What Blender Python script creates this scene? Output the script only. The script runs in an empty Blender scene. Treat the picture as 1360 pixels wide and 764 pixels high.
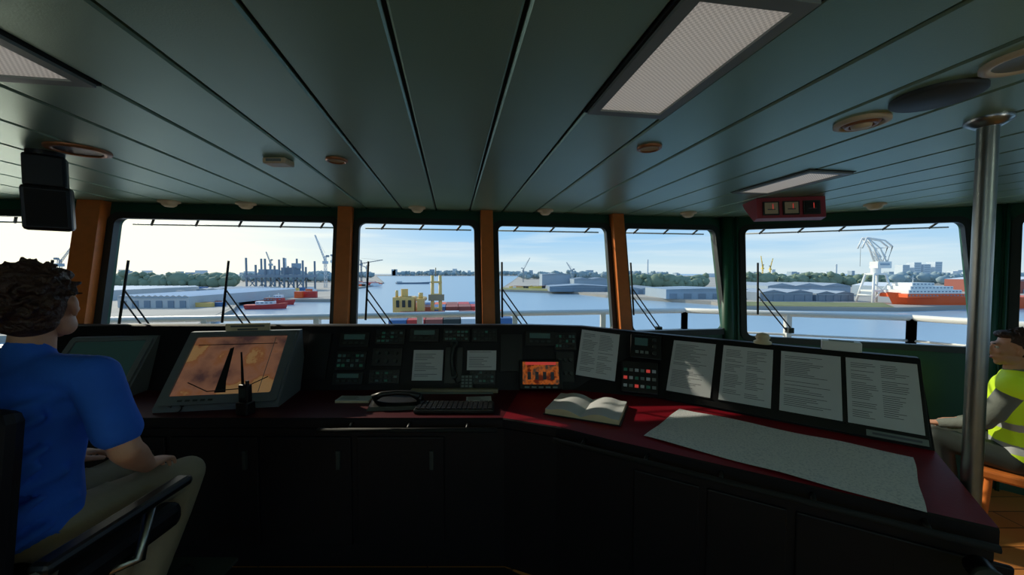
import bpy, bmesh, math, random
from mathutils import Vector, Matrix, Euler
random.seed(7)
SC=bpy.context.scene
COL=SC.collection
CA,SA=math.cos(math.radians(9)),math.sin(math.radians(9))
def ship(X,Y,z=0): return Vector((CA*X-SA*Y, SA*X+CA*Y, z))   # ship axes -> world
CEIL=2.17; LEAN=.19

# ------------------------------------------------------------ materials
def mat(name,col,rough=.6,metal=0,var=.12,vs=8,bump=0,bs=60,emit=0,ecol=None,spec=.5):
    m=bpy.data.materials.new(name); m.use_nodes=True
    nt=m.node_tree; N=nt.nodes; L=nt.links; p=N['Principled BSDF']
    p.inputs['Roughness'].default_value=rough; p.inputs['Metallic'].default_value=metal
    p.inputs['Specular IOR Level'].default_value=spec
    tc=N.new('ShaderNodeTexCoord'); no=N.new('ShaderNodeTexNoise'); no.inputs['Scale'].default_value=vs
    no.inputs['Detail'].default_value=4
    L.new(tc.outputs['Object'],no.inputs['Vector'])
    mx=N.new('ShaderNodeMix'); mx.data_type='RGBA'
    mx.inputs[6].default_value=(*[c*(1-var) for c in col],1)
    mx.inputs[7].default_value=(*[min(1,c*(1+var)) for c in col],1)
    L.new(no.outputs['Fac'],mx.inputs[0]); L.new(mx.outputs[2],p.inputs['Base Color'])
    if bump:
        n2=N.new('ShaderNodeTexNoise'); n2.inputs['Scale'].default_value=bs; L.new(tc.outputs['Object'],n2.inputs['Vector'])
        b=N.new('ShaderNodeBump'); b.inputs['Strength'].default_value=bump; b.inputs['Distance'].default_value=.01
        L.new(n2.outputs['Fac'],b.inputs['Height']); L.new(b.outputs['Normal'],p.inputs['Normal'])
    if emit:
        p.inputs['Emission Color'].default_value=(*(ecol or col),1); p.inputs['Emission Strength'].default_value=emit
    return m
def s2l(r,g,b):
    f=lambda c:((c/255+.055)/1.055)**2.4 if c>10 else c/255/12.92
    return (f(r),f(g),f(b))
M={}
M['ceil']=mat('ceiling_green_metal',s2l(140,174,152),.38,.40,.08,3,.05,220,spec=.9)
M['gap']=mat('ceiling_joint_black',(.006,.012,.011),.8)
M['wood']=mat('varnished_wood',s2l(222,124,58),.35,0,.22,14,.05)
M['green']=mat('dark_green_paint',s2l(16,78,58),.45)
M['frame']=mat('window_frame_dark',s2l(34,42,42),.45)
M['black']=mat('black_console',s2l(20,17,22),.5,0,.2,20,.05,120,spec=.3)
M['blackp']=mat('black_plastic',s2l(16,16,18),.4)
M['rubber']=mat('rubber',s2l(12,12,13),.75)
M['red']=mat('red_linoleum',s2l(128,14,30),.5,0,.15,10,.05,spec=.2)
M['red_shaded']=mat('red_linoleum_shaded',s2l(74,12,22),.5,0,.15,10,.05,spec=.2)  # shaded copy of the red linoleum, shade painted in on the left desk
M['maroon']=mat('maroon_paint',s2l(170,66,76),.4)
M['bezel']=mat('grey_bezel',s2l(112,118,122),.5)
M['steel']=mat('brushed_steel',s2l(165,165,160),.30,1,.1,30)
M['grey']=mat('grey_paint',s2l(124,134,130),.5)
M['deckp']=mat('walkway_deck_bounce',s2l(218,208,190),.6)  # deck lightened as an added reflector, bouncing daylight up to the ceiling
M['dgrey']=mat('dark_grey',s2l(58,64,62),.55,spec=.3)
M['white']=mat('white_paint',s2l(232,234,232),.45,0,.05)
M['paper']=mat('paper',s2l(206,208,210),.7,0,.04,30)
M['ink']=mat('ink',s2l(90,93,100),.7)
M['cream']=mat('cream_plastic',s2l(214,196,160),.5)
M['brass']=mat('bronze_trim',s2l(165,110,70),.4,.4)
M['beige']=mat('beige_plastic',s2l(150,138,112),.5)
M['skin']=mat('skin',s2l(205,150,122),.5,0,.08,30,.05,150)
M['lip']=mat('lips',s2l(170,100,90),.5)
M['hair']=mat('dark_brown_hair',s2l(56,32,23),.55,0,.5,50,.8,90)
M['eye']=mat('eye_white',s2l(230,228,222),.3)
M['iris']=mat('iris',s2l(50,35,25),.3)
M['shirt']=mat('blue_cotton',s2l(36,102,214),.85,0,.12,12,.25,35)
M['khaki']=mat('khaki_cotton',s2l(150,138,114),.85,0,.12,12,.25,30)
M['gshirt']=mat('grey_shirt',s2l(112,118,112),.85,0,.12,12,.2,40)
M['hivis']=mat('hi_vis_fabric',s2l(200,236,40),.7,0,.06,20,.1,60,.08)
M['refl']=mat('reflective_tape',s2l(190,195,198),.35)
M['orange']=mat('orange_hull',s2l(236,98,44),.5)
M['redboat']=mat('red_hull',s2l(196,62,56),.5)
M['yel']=mat('crane_yellow',s2l(226,190,112),.5)
M['yel2']=mat('bright_yellow',s2l(235,205,90),.5)
M['blue']=mat('container_blue',s2l(70,110,160),.6)
M['shed']=mat('shed_bluegrey',s2l(152,170,186),.6,0,.1,.1)
M['shedd']=mat('shed_dark',s2l(124,140,156),.6,0,.1,.1)
M['shedl']=mat('shed_light',s2l(190,194,196),.6,0,.1,.1)
M['roofw']=mat('roof_pale',s2l(222,228,234),.5,0,.06,.1)
M['roofg']=mat('roof_grey',s2l(170,180,190),.5,0,.06,.1)
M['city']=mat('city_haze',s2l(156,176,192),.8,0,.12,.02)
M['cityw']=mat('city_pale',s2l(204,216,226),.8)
M['tree']=mat('tree_foliage',s2l(122,140,120),.9,0,.3,.15)  # foliage colour lightened with painted-in haze
M['treefar']=mat('tree_foliage_far_haze',s2l(146,166,172),.9,0,.15,.05)  # distance haze mixed into the colour of the far trees
M['quay']=mat('quay_concrete',s2l(160,156,148),.8,0,.2,.05)
M['yard']=mat('yard_ground',s2l(180,174,164),.9,0,.35,.03)
M['grass']=mat('bank_grass',s2l(146,148,104),.9,0,.3,.1)
M['deckred']=mat('deck_red',s2l(150,84,74),.6)
M['led_g']=mat('key_green_dim',s2l(40,66,60),.4,emit=.02,ecol=(.1,.8,.5))
M['led_r']=mat('led_red',(.5,.03,.03),.4,emit=.3,ecol=(1,.1,.08))
M['led_w']=mat('key_white',s2l(190,196,205),.4)
M['lcd']=mat('lcd_dim',s2l(46,70,70),.3,emit=.02,ecol=(.2,.5,.45))

def lens_panel():
    m=mat('light_diffuser',s2l(205,198,188),.5); nt=m.node_tree;N=nt.nodes;L=nt.links
    tc=N.new('ShaderNodeTexCoord'); ch=N.new('ShaderNodeTexChecker'); ch.inputs['Scale'].default_value=150
    ch.inputs['Color1'].default_value=(*s2l(214,208,200),1); ch.inputs['Color2'].default_value=(*s2l(184,178,170),1)
    L.new(tc.outputs['Object'],ch.inputs['Vector']); p=N['Principled BSDF']; L.new(ch.outputs['Color'],p.inputs['Base Color'])
    L.new(ch.outputs['Color'],p.inputs['Emission Color']); p.inputs['Emission Strength'].default_value=.33
    return m
M['lens']=lens_panel()
def chart_mat():
    m=mat('chart_print',s2l(225,225,222),.7); nt=m.node_tree;N=nt.nodes;L=nt.links
    tc=N.new('ShaderNodeTexCoord'); v=N.new('ShaderNodeTexNoise'); v.inputs['Scale'].default_value=120; v.inputs['Detail'].default_value=5
    L.new(tc.outputs['Object'],v.inputs['Vector'])
    r=N.new('ShaderNodeValToRGB'); r.color_ramp.elements[0].position=.38; r.color_ramp.elements[1].position=.5
    r.color_ramp.elements[0].color=(*s2l(196,201,208),1); r.color_ramp.elements[1].color=(*s2l(224,226,228),1)
    L.new(v.outputs['Fac'],r.inputs[0]); L.new(r.outputs[0],N['Principled BSDF'].inputs['Base Color']); return m
M['chart']=chart_mat()
def screen_mat(name,cols,scale,st):
    m=bpy.data.materials.new(name); m.use_nodes=True; nt=m.node_tree;N=nt.nodes;L=nt.links;p=N['Principled BSDF']
    tc=N.new('ShaderNodeTexCoord'); n=N.new('ShaderNodeTexNoise'); n.inputs['Scale'].default_value=scale; n.inputs['Detail'].default_value=6
    r=N.new('ShaderNodeValToRGB'); e=r.color_ramp.elements; e[0].position=cols[0][0]; e[0].color=(*cols[0][1],1); e[1].position=cols[-1][0]; e[1].color=(*cols[-1][1],1)
    for ps,c in cols[1:-1]: k=e.new(ps); k.color=(*c,1)
    L.new(tc.outputs['Object'],n.inputs['Vector']); L.new(n.outputs['Fac'],r.inputs[0])
    L.new(r.outputs[0],p.inputs['Base Color']); L.new(r.outputs[0],p.inputs['Emission Color'])
    p.inputs['Emission Strength'].default_value=st; p.inputs['Roughness'].default_value=.25; return m
M['scr']=screen_mat('chart_display_image',[(.36,s2l(86,62,62)),(.42,s2l(132,92,76)),(.5,s2l(158,110,86)),(.545,s2l(156,100,66)),(.56,s2l(176,134,88)),(.66,s2l(178,140,98))],4,.30)
M['scr2']=screen_mat('orange_display',[(.40,s2l(100,36,20)),(.5,s2l(200,100,40)),(.62,s2l(70,60,50))],16,.36)
def water_mat():
    m=bpy.data.materials.new('harbour_water'); m.use_nodes=True; nt=m.node_tree;N=nt.nodes;L=nt.links;p=N['Principled BSDF']
    p.inputs['Base Color'].default_value=(*s2l(152,180,200),1); p.inputs['Roughness'].default_value=.28
    p.inputs['Specular IOR Level'].default_value=.4
    tc=N.new('ShaderNodeTexCoord'); n=N.new('ShaderNodeTexNoise'); n.inputs['Scale'].default_value=.25; n.inputs['Detail'].default_value=6
    L.new(tc.outputs['Object'],n.inputs['Vector']); b=N.new('ShaderNodeBump'); b.inputs['Strength'].default_value=.35; b.inputs['Distance'].default_value=.6
    L.new(n.outputs['Fac'],b.inputs['Height']); L.new(b.outputs['Normal'],p.inputs['Normal']); return m
M['water']=water_mat()
def glass_mat():
    m=bpy.data.materials.new('clear_glass'); m.use_nodes=True; nt=m.node_tree;N=nt.nodes;L=nt.links
    N.remove(N['Principled BSDF']); t=N.new('ShaderNodeBsdfTransparent'); t.inputs[0].default_value=(.95,.98,.97,1)
    L.new(t.outputs[0],N['Material Output'].inputs[0]); return m
M['glass']=glass_mat()
def floor_mat():
    m=mat('wood_floor',s2l(190,120,62),.4); nt=m.node_tree;N=nt.nodes;L=nt.links
    tc=N.new('ShaderNodeTexCoord'); b=N.new('ShaderNodeTexBrick'); b.inputs['Scale'].default_value=1.5
    b.inputs['Color1'].default_value=(*s2l(222,146,76),1); b.inputs['Color2'].default_value=(*s2l(194,122,62),1); b.inputs['Mortar'].default_value=(*s2l(90,56,32),1)
    b.inputs['Mortar Size'].default_value=.006; b.inputs['Brick Width'].default_value=1.4
    L.new(tc.outputs['Object'],b.inputs['Vector']); L.new(b.outputs['Color'],N['Principled BSDF'].inputs['Base Color']); return m
M['floor']=floor_mat()

# ------------------------------------------------------------ mesh builder
class B:
    def __init__(s,name,loc=None,T=None):
        s.name=name; s.V=[];s.F=[];s.K=[];s.S=[];s.mats=[]; s.T=T or Matrix.Identity(4); s.loc=loc
    def mi(s,k):
        if k not in s.mats: s.mats.append(k)
        return s.mats.index(k)
    def add(s,vs,fs,k,smooth=False,T=None):
        o=len(s.V); X=s.T@T if T is not None else s.T
        s.V+=[X@Vector(v) for v in vs]; i=s.mi(k)
        for f in fs: s.F.append([o+a for a in f]); s.K.append(i); s.S.append(smooth)
    def bm(s,bm,k,smooth=False,T=None):
        bm.verts.index_update()
        s.add([v.co.copy() for v in bm.verts],[[v.index for v in f.verts] for f in bm.faces],k,smooth,T); bm.free()
    def mesh(s,me,k,smooth=True,T=None):
        s.add([v.co.copy() for v in me.vertices],[list(p.vertices) for p in me.polygons],k,smooth,T)
    def box(s,c,size,k,rot=None,bev=0,T=None):
        b=bmesh.new(); bmesh.ops.create_cube(b,size=1)
        for v in b.verts: v.co=Vector((v.co.x*size[0],v.co.y*size[1],v.co.z*size[2]))
        if bev: bmesh.ops.bevel(b,geom=b.edges[:],offset=bev,segments=2,affect='EDGES',profile=.5)
        X=Matrix.Translation(c)@(Euler(rot).to_matrix().to_4x4() if rot else Matrix.Identity(4))
        s.bm(b,k,False,(T@X) if T is not None else X)
    def box2(s,lo,hi,k,bev=0): s.box([(a+b)/2 for a,b in zip(lo,hi)],[abs(b-a) for a,b in zip(lo,hi)],k,None,bev)
    def cyl(s,p0,p1,r0,k,r1=None,n=20,smooth=True):
        p0=Vector(p0);p1=Vector(p1); r1=r0 if r1 is None else r1
        q=(p1-p0).to_track_quat('Z','Y').to_matrix(); vs=[]
        for p,r in((p0,r0),(p1,r1)):
            for i in range(n):
                a=2*math.pi*i/n; vs.append(p+q@Vector((r*math.cos(a),r*math.sin(a),0)))
        s.add(vs,[[i,(i+1)%n,n+(i+1)%n,n+i] for i in range(n)],k,smooth)
        s.add(vs[:n],[list(range(n))[::-1]],k); s.add(vs[n:],[list(range(n))],k)
    def tube(s,pts,r,k,n=10,closed=False):
        pts=[Vector(p) for p in pts]; m=len(pts)
        rs=r if isinstance(r,(list,tuple)) else [r]*m
        vs=[]
        for i,p in enumerate(pts):
            a=pts[i-1] if (i>0 or closed) else p; b=pts[(i+1)%m] if (i<m-1 or closed) else p
            q=(b-a).to_track_quat('Z','Y').to_matrix()
            for j in range(n):
                t=2*math.pi*j/n; vs.append(p+q@Vector((rs[i]*math.cos(t),rs[i]*math.sin(t),0)))
        fs=[]
        for i in range(m if closed else m-1):
            for j in range(n): fs.append([i*n+j,i*n+(j+1)%n,((i+1)%m)*n+(j+1)%n,((i+1)%m)*n+j])
        if not closed: fs+= [list(range(n))[::-1],[ (m-1)*n+j for j in range(n)]]
        s.add(vs,fs,k,True)
    def sph(s,c,r,k,seg=2,rot=None):
        b=bmesh.new(); bmesh.ops.create_icosphere(b,subdivisions=seg,radius=1)
        if not isinstance(r,(tuple,list)): r=(r,r,r)
        R=Euler(rot).to_matrix() if rot else Matrix.Identity(3)
        for v in b.verts: v.co=Vector(c)+R@Vector((v.co.x*r[0],v.co.y*r[1],v.co.z*r[2]))
        s.bm(b,k,True)
    def lathe(s,prof,c,k,n=32,T=None):
        vs=[];m=len(prof)
        for r,z in prof:
            for i in range(n):
                a=2*math.pi*i/n; vs.append((c[0]+r*math.cos(a),c[1]+r*math.sin(a),c[2]+z))
        fs=[[i*n+j,i*n+(j+1)%n,(i+1)*n+(j+1)%n,(i+1)*n+j] for i in range(m-1) for j in range(n)]
        s.add(vs,fs,k,True,T)
    def prism(s,poly,lo,hi,k):
        n=len(poly); vs=[(x,y,lo) for x,y in poly]+[(x,y,hi) for x,y in poly]
        s.add(vs,[list(range(n))[::-1],list(range(n,2*n))]+[[i,(i+1)%n,n+(i+1)%n,n+i] for i in range(n)],k)
    def hexa(s,bot,top,k):
        s.add(list(bot)+list(top),[[3,2,1,0],[4,5,6,7]]+[[i,(i+1)%4,4+(i+1)%4,4+i] for i in range(4)],k)
    def paper(s,w,h,k='paper',lines=22,T=None,seed=0,th=.0015,cols=1):
        T=T if T is not None else Matrix.Identity(4)
        s.box((0,0,th/2),(w,h,th),k,T=T); rnd=random.Random(seed)
        cw=w*.86/cols
        for c in range(cols):
            for i in range(lines):
                if rnd.random()<.15: continue
                y=h*.42-i*h*.84/lines; l=cw*(.45+.5*rnd.random())*.95; x0=-w*.43+c*cw
                s.box((x0+l/2,y,th+.0003),(l,h*.22/lines,.0004),'ink',T=T)
    def done(s):
        me=bpy.data.meshes.new(s.name); c=Vector(s.loc) if s.loc else Vector((0,0,0))
        if s.loc is None and s.V:
            lo=[min(v[i] for v in s.V) for i in range(3)]; hi=[max(v[i] for v in s.V) for i in range(3)]
            c=Vector(((lo[0]+hi[0])/2,(lo[1]+hi[1])/2,lo[2]))
        me.from_pydata([v-c for v in s.V],[],s.F)
        for k in s.mats: me.materials.append(M[k])
        me.polygons.foreach_set('material_index',s.K); me.polygons.foreach_set('use_smooth',s.S); me.update()
        o=bpy.data.objects.new(s.name,me); o.location=c; COL.objects.link(o); return o
def frame(o,ex,ey):
    ex=Vector(ex).normalized(); ez=ex.cross(Vector(ey)).normalized(); ey=ez.cross(ex)
    m=Matrix((ex,ey,ez)).transposed().to_4x4(); m.translation=Vector(o); return m
def plate(loops,t):
    c=bpy.data.curves.new('t','CURVE'); c.dimensions='2D'; c.fill_mode='BOTH'; c.extrude=t/2
    for l in loops:
        sp=c.splines.new('POLY'); sp.points.add(len(l)-1); sp.use_cyclic_u=True
        for p,q in zip(sp.points,l): p.co=(q[0],q[1],0,1)
    o=bpy.data.objects.new('t',c); COL.objects.link(o)
    me=bpy.data.meshes.new_from_object(o.evaluated_get(bpy.context.evaluated_depsgraph_get()))
    vs=[v.co.copy() for v in me.vertices]; fs=[list(p.vertices) for p in me.polygons]
    bpy.data.objects.remove(o); bpy.data.curves.remove(c); bpy.data.meshes.remove(me); return vs,fs
def rr(a,b,c,d,r,n=6):
    L=[]
    for cx,cy,s in((b-r,d-r,0),(a+r,d-r,90),(a+r,c+r,180),(b-r,c+r,270)):
        for i in range(n+1):
            t=math.radians(s+90*i/n); L.append((cx+r*math.cos(t),cy+r*math.sin(t)))
    return L

# ------------------------------------------------------------ room shell
class Wall:
    def __init__(s,P0,P1,lean=LEAN):
        s.P0=Vector(P0[:2]);s.P1=Vector(P1[:2]); s.e=(s.P1-s.P0).normalized(); s.n=Vector((-s.e.y,s.e.x)); s.L=(s.P1-s.P0).length; s.lean=lean
    def p(s,a,z,off=0):
        q=s.P0+s.e*a+s.n*(off-(CEIL-z)*s.lean); return Vector((q.x,q.y,z))
def build_wall(name,w,holes,k='green',th=.07,ztop=CEIL+.06):
    b=B(name,loc=w.p(w.L/2,0)); loops=[[(0,0),(w.L,0),(w.L,ztop),(0,ztop)]]+[rr(*h,.06) for h in holes]
    vs,fs=plate(loops,th); b.add([w.p(v.x,v.y,v.z+th/2) for v in vs],fs,k); return b.done()
WN=[0]
def build_window(w,h,wip=None):
    WN[0]+=1; b=B('window_%d'%WN[0],loc=w.p((h[0]+h[1])/2,h[2]))
    o=.038
    vs,fs=plate([rr(h[0]-o,h[1]+o,h[2]-o,h[3]+o,.08),rr(h[0]+.012,h[1]-.012,h[2]+.012,h[3]-.012,.05)],.05)
    b.add([w.p(v.x,v.y,v.z+.005) for v in vs],fs,'frame')
    vs,fs=plate([rr(h[0]-.01,h[1]+.01,h[2]-.01,h[3]+.01,.05)],.006)
    b.add([w.p(v.x,v.y,v.z+.045) for v in vs],fs,'glass')
    n=int((h[1]-h[0])/.3)
    b.tube([w.p(h[0]+.03,h[3]-.040,.13),w.p(h[1]-.03,h[3]-.040,.13)],.007,'white',8)
    for i in range(n):
        a=h[0]+(i+.5)*(h[1]-h[0])/n
        b.tube([w.p(a,h[3]-.045,.13),w.p(a+.05,h[3]+.01,.08)],.009,'frame',6)
    if wip is not None:
        for a in wip:
            b.tube([w.p(a,1.22,.12),w.p(a+.01,1.72,.12)],.009,'rubber',8)
            b.tube([w.p(a+.005,1.48,.13),w.p(a+.27,1.1,.15)],.006,'frame',8)
            b.tube([w.p(a+.005,1.40,.13),w.p(a+.24,1.07,.15)],.006,'frame',8)
            b.box(w.p(a+.26,1.08,.15),(.05,.05,.05),'frame')
    return b.done()
XL=-4.5
wf=Wall(ship(XL,3.4),ship(2.70,3.4)); off=-XL
holes=[(-4.25,-2.80),(-2.575,-.965),(-.785,.205),(.395,1.435),(1.605,2.56)]
wips=[[-2.86-.2],[-2.55,-1.83],[-.73],[.44],[1.70]]
hf=[(a+off,b+off,1.08,2.055) for a,b in holes]
build_wall('wall_front',wf,hf)
for h,wp in zip(hf,wips): build_window(wf,h,[q+off for q in wp])
P1=ship(2.70,3.4);P2=ship(4.354,2.445);P3=ship(4.90,1.50)
wa=Wall(P1,P2); ha=(.15,1.735,1.02,2.055); build_wall('wall_front_angled',wa,[ha]); build_window(wa,ha,[.28])
wb=Wall(P2,P3); hb=(.14,.98,1.02,2.055); build_wall('wall_front_wing',wb,[hb]); build_window(wb,hb,[])
ws=Wall(P3,ship(4.9,-3.5),0); hs=[(.5,1.9,1.05,2.0),(2.4,4.4,1.05,2.0)]
build_wall('wall_starboard',ws,hs); [build_window(ws,h,[]) for h in hs]
wp_=Wall(ship(XL,-3.5),ship(XL,3.4),0); hp=[(.4,2.2,1.05,2.0)]
build_wall('wall_port',wp_,hp); [build_window(wp_,h,[]) for h in hp]
wk=Wall(ship(4.9,-3.5),ship(XL,-3.5),0); hk=[(.5,2.3,.95,2.0),(2.8,4.2,.95,2.0),(5.0,6.4,.95,2.0),(6.9,8.7,.95,2.0)]
build_wall('wall_back',wk,hk,'cream'); [build_window(wk,h,[]) for h in hk]
for i,x in enumerate((-2.69,-.875,.30,1.52)):
    b=B('trim_%d'%(i+1)); a=x+off; hw=.078 if i==0 else .053; 
    q=lambda s,z,o:wf.p(s,z,o)
    b.hexa([q(a-hw,.95,-.09),q(a+hw,.95,-.09),q(a+hw,.95,.0),q(a-hw,.95,.0)],[q(a-hw,CEIL,-.09),q(a+hw,CEIL,-.09),q(a+hw,CEIL,.0),q(a-hw,CEIL,.0)],'wood')
    b.done()
for i,(w,s) in enumerate(((wa,0),(wb,0))):   # green corner posts
    b=B('trim_%d'%(5+i)); q=w.p
    b.tube([q(0,0,-.03),q(0,CEIL,-.03)],.06,'green',12); b.tube([q(.08,0,-.05),q(.08,CEIL,-.05)],.012,'green',8); b.done()
b=B('floor',loc=(0,0,0)); c=[ship(XL,-3.5),ship(4.9,-3.5),ship(4.9,1.5),ship(4.354,2.445),ship(2.7,3.4),ship(XL,3.4)]
b.prism([(p.x,p.y) for p in c],-.08,0,'floor'); b.done()
b=B('floor_shade_sheet'); b.prism([(-3.2,.7),(1.15,.7),(1.40,1.10),(.43,1.70),(.20,1.86),(-.04,2.00),(-3.2,2.00)],.001,.010,'rubber'); b.done()  # added dark sheet standing in for shade, also cuts floor bounce
def yend(X):
    if X<=2.7: return 3.41
    if X<=4.354: return 3.41-(X-2.7)*.577
    return 2.455-1.732*(X-4.354)
b=B('ceiling',loc=(0,0,CEIL)); g=-.136; k=-15
while True:
    x0=g+.292*k; x1=x0+.292; k+=1
    if x1<XL: continue
    if x0>4.9: break
    x0=max(x0,XL-.05);x1=min(x1,4.95); G=.0058; c=.006
    prof=[(x0+G,CEIL+.014),(x0+G,CEIL+c),(x0+G+c,CEIL),(x1-G-c,CEIL),(x1-G,CEIL+c),(x1-G,CEIL+.014)]
    vs=[];
    for j,(x,z) in enumerate(prof): vs.append(ship(x,-3.5,z))
    for j,(x,z) in enumerate(prof): vs.append(ship(x,yend(x),z))
    b.add(vs,[[j,j+1,7+j,6+j] for j in range(5)],'ceil')
c=[ship(XL-.1,-3.6),ship(5,-3.6),ship(5,1.6),ship(4.4,2.55),ship(2.75,3.48),ship(XL-.1,3.48)]
b.prism([(p.x,p.y) for p in c],CEIL+.013,CEIL+.12,'gap'); b.done()

def cfix(X0,X1,Y0,Y1):
    b=B('ceiling_light'); Z=CEIL
    q=lambda X,Y,z:ship(X,Y,z)
    def bx(x0,x1,y0,y1,z0,z1,k): b.hexa([q(x0,y0,z0),q(x1,y0,z0),q(x1,y1,z0),q(x0,y1,z0)],[q(x0,y0,z1),q(x1,y0,z1),q(x1,y1,z1),q(x0,y1,z1)],k)
    g=.008; bx(X0,X1,Y0,Y1,Z-.003,Z+.01,'gap')
    X0+=g;X1-=g;Y0+=g;Y1-=g; f=.032
    bx(X0,X1,Y0,Y0+f,Z-.012,Z,'grey');bx(X0,X1,Y1-f,Y1,Z-.012,Z,'grey')
    bx(X0,X0+f,Y0+f,Y1-f,Z-.012,Z,'grey');bx(X1-f,X1,Y0+f,Y1-f,Z-.012,Z,'grey')
    bx(X0+f,X1-f,Y0+f,Y1-f,Z-.006,Z,'lens'); b.done()
cfix(.448,.740,.66,1.25); cfix(-1.304,-1.012,.64,1.30); cfix(1.87,2.16,1.74,2.32)

def disc(name,x,y,prof_list,n=32):
    b=B(name)
    for prof,k in prof_list: b.lathe(prof,(x,y,CEIL),k,n)
    b.done()
def downlight(x,y,r,rim='brass',inner='blackp'):
    disc('downlight',x,y,[([(r,0),(r,-.008),(r*.86,-.012),(r*.74,-.010),(r*.72,0.004)],rim),([(r*.74,-.006),(r*.45,.0-.002),(0.0001,-.001)],inner)])
downlight(.60,1.667,.052,'brass','cream'); downlight(-.849,1.846,.05,'brass','cream'); downlight(-1.93,1.70,.105,'brass','blackp'); downlight(1.325,.985,.085,'cream','grey')
disc('ceiling_air_vent',1.269,1.389,[([(.080,0),(.080,-.01),(.064,-.014),(.058,-.006)],'cream'),([(.056,-.004),(.047,-.016),(.036,-.016),(.034,-.006)],'brass'),([(.032,-.006),(.028,-.022),(.014,-.026),(.0001,-.026)],'cream')])
disc('ceiling_loudspeaker',1.31,1.185,[([(.105,0),(.105,-.010),(.098,-.014),(.0001,-.016)],'dgrey')])
for x,y in((-2.62,2.90),(-2.09,2.98),(-.79,3.16),(.29,3.30),(1.6,3.44),(2.89,3.02)):
    disc('smoke_detector',x,y,[([(.07,0),(.07,-.012),(.05,-.018),(.045,-.032),(.028,-.045),(.0001,-.047)],'cream')],24)
b=B('alarm_sounder'); b.box((-1.13,1.846,CEIL-.014),(.11,.08,.028),'cream',bev=.006); b.box((-1.13,1.805,CEIL-.014),(.07,.006,.012),'grey'); b.done()
b=B('hanging_loudspeaker',T=Matrix.Translation((-2.13,1.74,0))@Matrix.Rotation(.75,4,'Z'))
b.cyl((0,0,CEIL),(0,0,CEIL-.02),.06,'blackp'); b.cyl((0,0,CEIL),(0,0,2.1),.018,'blackp')
b.box((0,0,2.08),(.13,.09,.15),'blackp',bev=.012); b.box((0.005,-.01,1.915),(.15,.10,.20),'blackp',rot=(.12,0,0),bev=.015)
b.box((0.005,-.063,1.91),(.12,.006,.16),'rubber',rot=(.12,0,0)); b.done()
ex=Vector((.98,-.2,0)).normalized(); T=frame((2.03,2.84,CEIL-.002),ex,Vector((.2,.98,0)))
b=B('overhead_indicator_box',T=T); W=.22
pr=[(-.10,0),(.16,0),(.13,-.035),(-.06,-.165),(-.12,-.15)]
n=len(pr); vs=[(-W,y,z) for y,z in pr]+[(W,y,z) for y,z in pr]
b.add(vs,[list(range(n)),[n+i for i in range(n)][::-1]]+[[i,n+i,n+(i+1)%n,(i+1)%n] for i in range(n)],'maroon')
for i,x in enumerate((-.13,0,.13)):
    F=frame((x,-.1118,-.080),(1,0,0),(0,.14,.99)); 
    b.box((0,0,.004),(.105,.10,.010),'dgrey',T=F); b.box((0,0,.010),(.085,.082,.004),'cream' if i<2 else 'blackp',T=F)
    b.box((0,-.01,.013),(.05,.006,.003),'ink',T=F); b.box((.01,.01,.013),(.004,.04,.003),'led_r',T=F)
b.done()
b=B('grab_pole'); x,y=1.70,1.365
b.cyl((x,y,0),(x,y,CEIL),.027,'steel',n=28); b.lathe([(.06,0),(.06,-.012),(.034,-.03),(.027,-.03)],(x,y,CEIL),'steel'); b.lathe([(.05,0),(.05,.012),(.032,.03),(.027,.03)],(x,y,0),'steel'); b.done()

# ------------------------------------------------------------ bridge console
ZD=.85
ST=[dict(f=(-3.4,1.97),pb=(-3.4,2.45),pt=(-3.4,2.6,1.26)),
    dict(f=(-.05,1.97),pb=(.05,2.45),pt=(.08,2.6,1.26)),
    dict(f=(.22,1.86),pb=(.40,2.45),pt=(.48,2.6,1.25)),
    dict(f=(.45,1.71),pb=(.876,2.30),pt=(1.0,2.49,1.21)),
    dict(f=(1.467,1.103),pb=(1.83,1.60),pt=(1.954,1.79,1.21))]
def prof(i):
    s=ST[i]; f=Vector(s['f']);pb=Vector(s['pb']);pt=Vector(s['pt'][:2]);h=s['pt'][2]
    dr=(pb-f).normalized(); ins=f+dr*.03; tk=f+dr*.05; bk=pt+dr*.06
    V=lambda q,z:Vector((q.x,q.y,z))
    return [V(tk,0),V(tk,.1),V(ins,.1),V(ins,ZD-.07),V(f,ZD-.05),V(f,ZD-.006),V(f+dr*.006,ZD),V(pb,ZD),V(pt,h-.008),V(pt+dr*.012,h),V(bk,h),V(bk,0)]
b=B('bridge_console',loc=(-.5,2.2,0)); P=[prof(i) for i in range(5)]
kk=['black','black','black','black','black','black','red','black','black','black','black']
for i in range(4):
    for j in range(11):
        b.add([P[i][j],P[i+1][j],P[i+1][j+1],P[i][j+1]],[[0,1,2,3]],'red_shaded' if (j==6 and i<1) else kk[j])  # left desk run takes the painted-in shade colour
for i in(0,4): b.add(P[i],[list(range(12))],'black')
for i in range(6):
    x=-3.1+i*.5; b.box((x,1.995,.44),(.47,.02,.6),'black',bev=.006); b.box((x+.17,1.98,.62),(.02,.02,.1),'dgrey')
for t in(.2,.45,.7,.92):
    A=P[3][2].lerp(P[4][2],t); A.z=.44; e=(P[4][2]-P[3][2]).normalized()
    b.box((0,0,0),(.27,.58,.02),'black',T=frame(A,e,(0,0,1)),bev=.006)
def rail(p,q,n):
    p=Vector(p);q=Vector(q); b.tube([p,q],.012,'rubber')
    for i in range(n):
        c=p.lerp(q,(i+.5)/n); d=Vector((-(q-p).y,(q-p).x,0)).normalized(); b.tube([c,c+d*.06+Vector((0,0,.015))],.009,'blackp')
rail((-1.0,1.91,.81),(-.08,1.91,.81),3); rail((.20,1.80,.81),(1.43,1.073,.81),5)
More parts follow.
